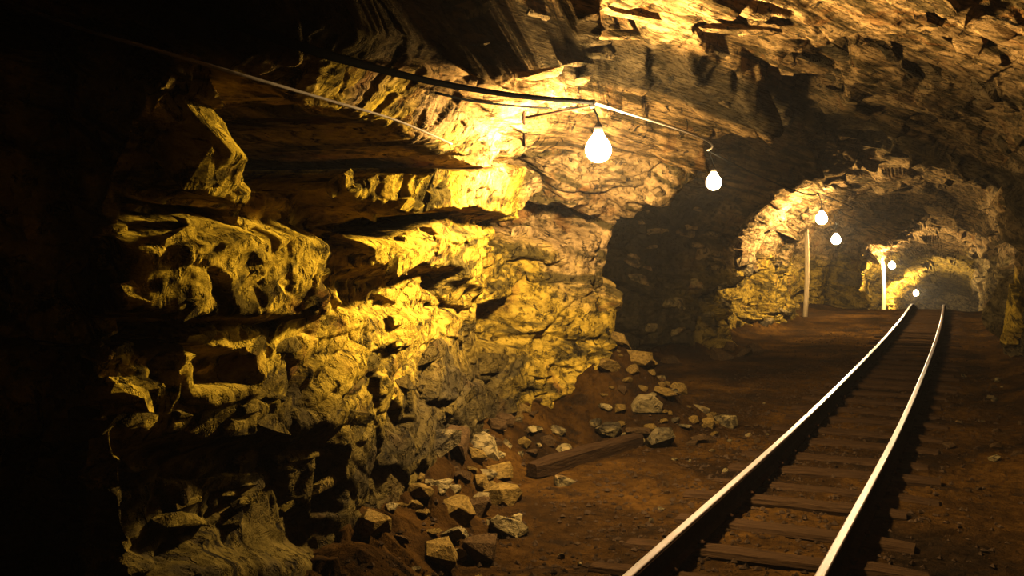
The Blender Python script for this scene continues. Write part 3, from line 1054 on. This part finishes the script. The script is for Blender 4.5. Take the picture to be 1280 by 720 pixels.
def prop(px, Y, top, r, label):
    b = at_depth(px, 310, Y)
    zf = float(floor_z(b.y)) - 0.1
    pts = [Vector((0.05 * math.sin(3 * t), 0, (top - zf) * t)) for t in (0, 0.2, 0.4, 0.6, 0.8, 1)]
    o = link('timber_prop', tube('timber_prop', pts, [r * f for f in (1.1, 1.0, 0.94, 1.0, 0.9, 0.88)], 10), 'pale_wood', None, (b.x, b.y, zf))
    return tag(o, label, 'timber')


MAT['pale_wood'] = simple('weathered_pine', (0.20, 0.15, 0.075), 0.8, 0, 0.4, 5, 0.01, (14, 14, 1.2))
prop(1006, 20.9, 2.25, 0.05, 'upright pale timber prop beside the bulb by the rock rib')
prop(1103, 30.8, float(floor_z(33)) + 1.95, 0.07, 'upright timber prop under the distant bulb past the crest')

MAT['stone'] = simple('dusty_brown_stone', (0.022, 0.013, 0.005), 0.85, 0, 0.6, 5, 0.02)
MAT['rubble'] = simple('ochre_rubble', (0.052, 0.033, 0.008), 0.85, 0, 0.7, 4, 0.02)
STONES = {'ochre': [], 'grey': [], 'brown': []}
for k in range(15):
    tone = ('ochre', 'grey', 'brown')[k % 3]
    me = rock_mesh('stone', 140 + k, 18)
    me.materials.append(MAT[{'ochre': 'rubble', 'grey': 'grey_rock', 'brown': 'stone'}[tone]])
    STONES[tone].append(me)


PLACED = []


def stone(u, s, r, label, group, rnd, tones=('brown', 'brown', 'grey')):
    if any((u - a) ** 2 + (s - b) ** 2 < (0.72 * (r + c)) ** 2 for a, b, c in PLACED):
        return None
    w = Vector((u, s, fz(u, s) + r * 0.5))
    to = Vector((-0.9, s, 1.6)) - w
    if BVH.ray_cast(w, to.normalized(), to.length)[0] is not None:      # would lie inside the rock
        return None
    PLACED.append((u, s, r))
    tone = rnd.choice(tones)
    o = link('stone', rnd.choice(STONES[tone]))
    o.location = (u, s, fz(u, s) + r * 0.22)
    o.rotation_euler = (rnd.uniform(-0.4, 0.4), rnd.uniform(-0.4, 0.4), rnd.uniform(0, 6.28))
    flat = rnd.uniform(0.4, 0.8)
    o.scale = (r * rnd.uniform(0.9, 1.3), r * rnd.uniform(0.7, 1.1), r * flat)
    size = 'large' if r > 0.075 else 'fist-sized' if r > 0.04 else 'small'
    return tag(o, f"{size} {'flat' if flat < 0.56 else 'blocky'} {tone} {label}", 'stone', group)


rs = random.Random(77)
for k in range(300):
    s0 = rs.uniform(7.05, 8.6)
    u0 = -2.62 + abs(rs.gauss(0, 0.36)) * (1 - 0.25 * abs(s0 - 7.6))
    r = rs.uniform(0.08, 0.14) if k < 50 else rs.uniform(0.045, 0.08) if k < 150 else rs.uniform(0.02, 0.045)
    where = 'stone high on the rubble heap against the pillar' if u0 < -2.38 else 'stone midway down the rubble heap by the pillar' if u0 < -2.1 else 'stone at the toe of the rubble heap by the pillar'
    stone(u0, s0, r, where, 'rubble at the foot of the pillar', rs, ('ochre', 'ochre', 'brown', 'grey'))
for k in range(150):
    s0 = rs.uniform(3.6, 6.95)
    u0 = float(left_u(s0)) + 0.08 + abs(rs.gauss(0, 0.28))
    if -2.75 + 0.22 * (s0 - 5.7) < u0 < -2.30 + 0.22 * (s0 - 5.7) and s0 > 5.5:
        continue
    where = 'stone lying near the timber beam below the ledged wall' if s0 > 5.4 else 'stone tight against the foot of the ledged rock wall' if u0 - float(left_u(s0)) < 0.25 else 'stone lying off the foot of the ledged rock wall'
    stone(u0, s0, rs.uniform(0.06, 0.13) if k < 40 else rs.uniform(0.02, 0.06), where, 'stones along the foot of the left wall', rs, ('ochre', 'brown', 'grey'))
for k in range(28):
    s0 = rs.uniform(4.2, 9.5)
    stone(float(track_us(s0)) - rs.uniform(0.55, 1.05), s0, rs.uniform(0.012, 0.035), 'stone scattered between the footpath and the track', 'stones beside the track on the path side', rs)
for k in range(24):
    s0 = rs.uniform(6.5, 13)
    stone(float(track_us(s0)) + rs.uniform(0.6, 1.2), s0, rs.uniform(0.015, 0.05), 'stone on the dark bank between the track and the other wall', 'stones on the bank side of the track', rs)
for k in range(22):
    s0 = rs.uniform(9.2, 15)
    stone(float(left_u(s0)) + rs.uniform(0.25, 0.9), s0, rs.uniform(0.04, 0.15), 'fallen stone on the floor of the alcove beyond the pillar', 'fallen rocks in the alcove', rs)

# gravel too small and too many to count
ng = 9000
rg = np.random.default_rng(5)
gs = 3.2 * np.exp(rg.random(ng) * math.log(20 / 3.2))
gu = track_us(gs) + rg.normal(-0.35, 0.75, ng)
keep = (gu > left_u(gs) + 0.15) & (gu < 0.7)
dt = np.abs(np.abs(gu - track_us(gs)) - GAUGE / 2)
keep &= dt > 0.05
gs, gu = gs[keep], gu[keep]
gz = floor_h(gs, gu)
base = np.array([(1, 0, 0), (-1, 0, 0), (0, 1, 0), (0, -1, 0), (0, 0, 1), (0, 0, -1)], float)
tri = np.array([(0, 2, 4), (2, 1, 4), (1, 3, 4), (3, 0, 4), (2, 0, 5), (1, 2, 5), (3, 1, 5), (0, 3, 5)])
gr = 0.005 + 0.016 * rg.random(len(gs)) ** 2.2
V = base[None] * (gr[:, None, None] * (0.6 + 0.8 * rg.random((len(gs), 6, 1))))
an = rg.random(len(gs)) * 6.28
ca, sa = np.cos(an)[:, None], np.sin(an)[:, None]
V = np.stack([V[..., 0] * ca - V[..., 1] * sa, V[..., 0] * sa + V[..., 1] * ca, V[..., 2] * 0.7], -1)
V += np.stack([gu, gs, gz + gr * 0.2], -1)[:, None]
F = (tri[None] + (np.arange(len(gs)) * 6)[:, None, None]).reshape(-1, 3)
me = bpy.data.meshes.new('gravel')
me.from_pydata(V.reshape(-1, 3).tolist(), [], F.tolist())
MAT['gravel'] = simple('brown_gravel', (0.013, 0.008, 0.004), 0.8, 0, 0.6, 7, 0.003)
tag(link('gravel', me, 'gravel'), 'fine brown gravel strewn over the floor around the track', 'gravel', None, 'stuff')

# ------------------------------------------------------------------ haze added to put a glow around the bulbs
mh = bpy.data.materials.new('haze')
mh.use_nodes = True
nt = mh.node_tree
nt.nodes.remove(nt.nodes['Principled BSDF'])
vsn = nt.nodes.new('ShaderNodeVolumeScatter')
vsn.inputs['Density'].default_value = 0.00042
vsn.inputs['Anisotropy'].default_value = 0.3
nt.links.new(vsn.outputs[0], nt.nodes['Material Output'].inputs['Volume'])
MAT['haze'] = mh
bm = bmesh.new()
bmesh.ops.create_cube(bm, size=1)
me = bpy.data.meshes.new('haze')
bm.to_mesh(me); bm.free()
hz = link('haze', me, 'haze', None, (-1.5, 25, -0.5))
hz.scale = (9, 60, 12)
tag(hz, 'thin haze added to the tunnel air for a glow around the bulbs', 'haze', None, 'stuff')
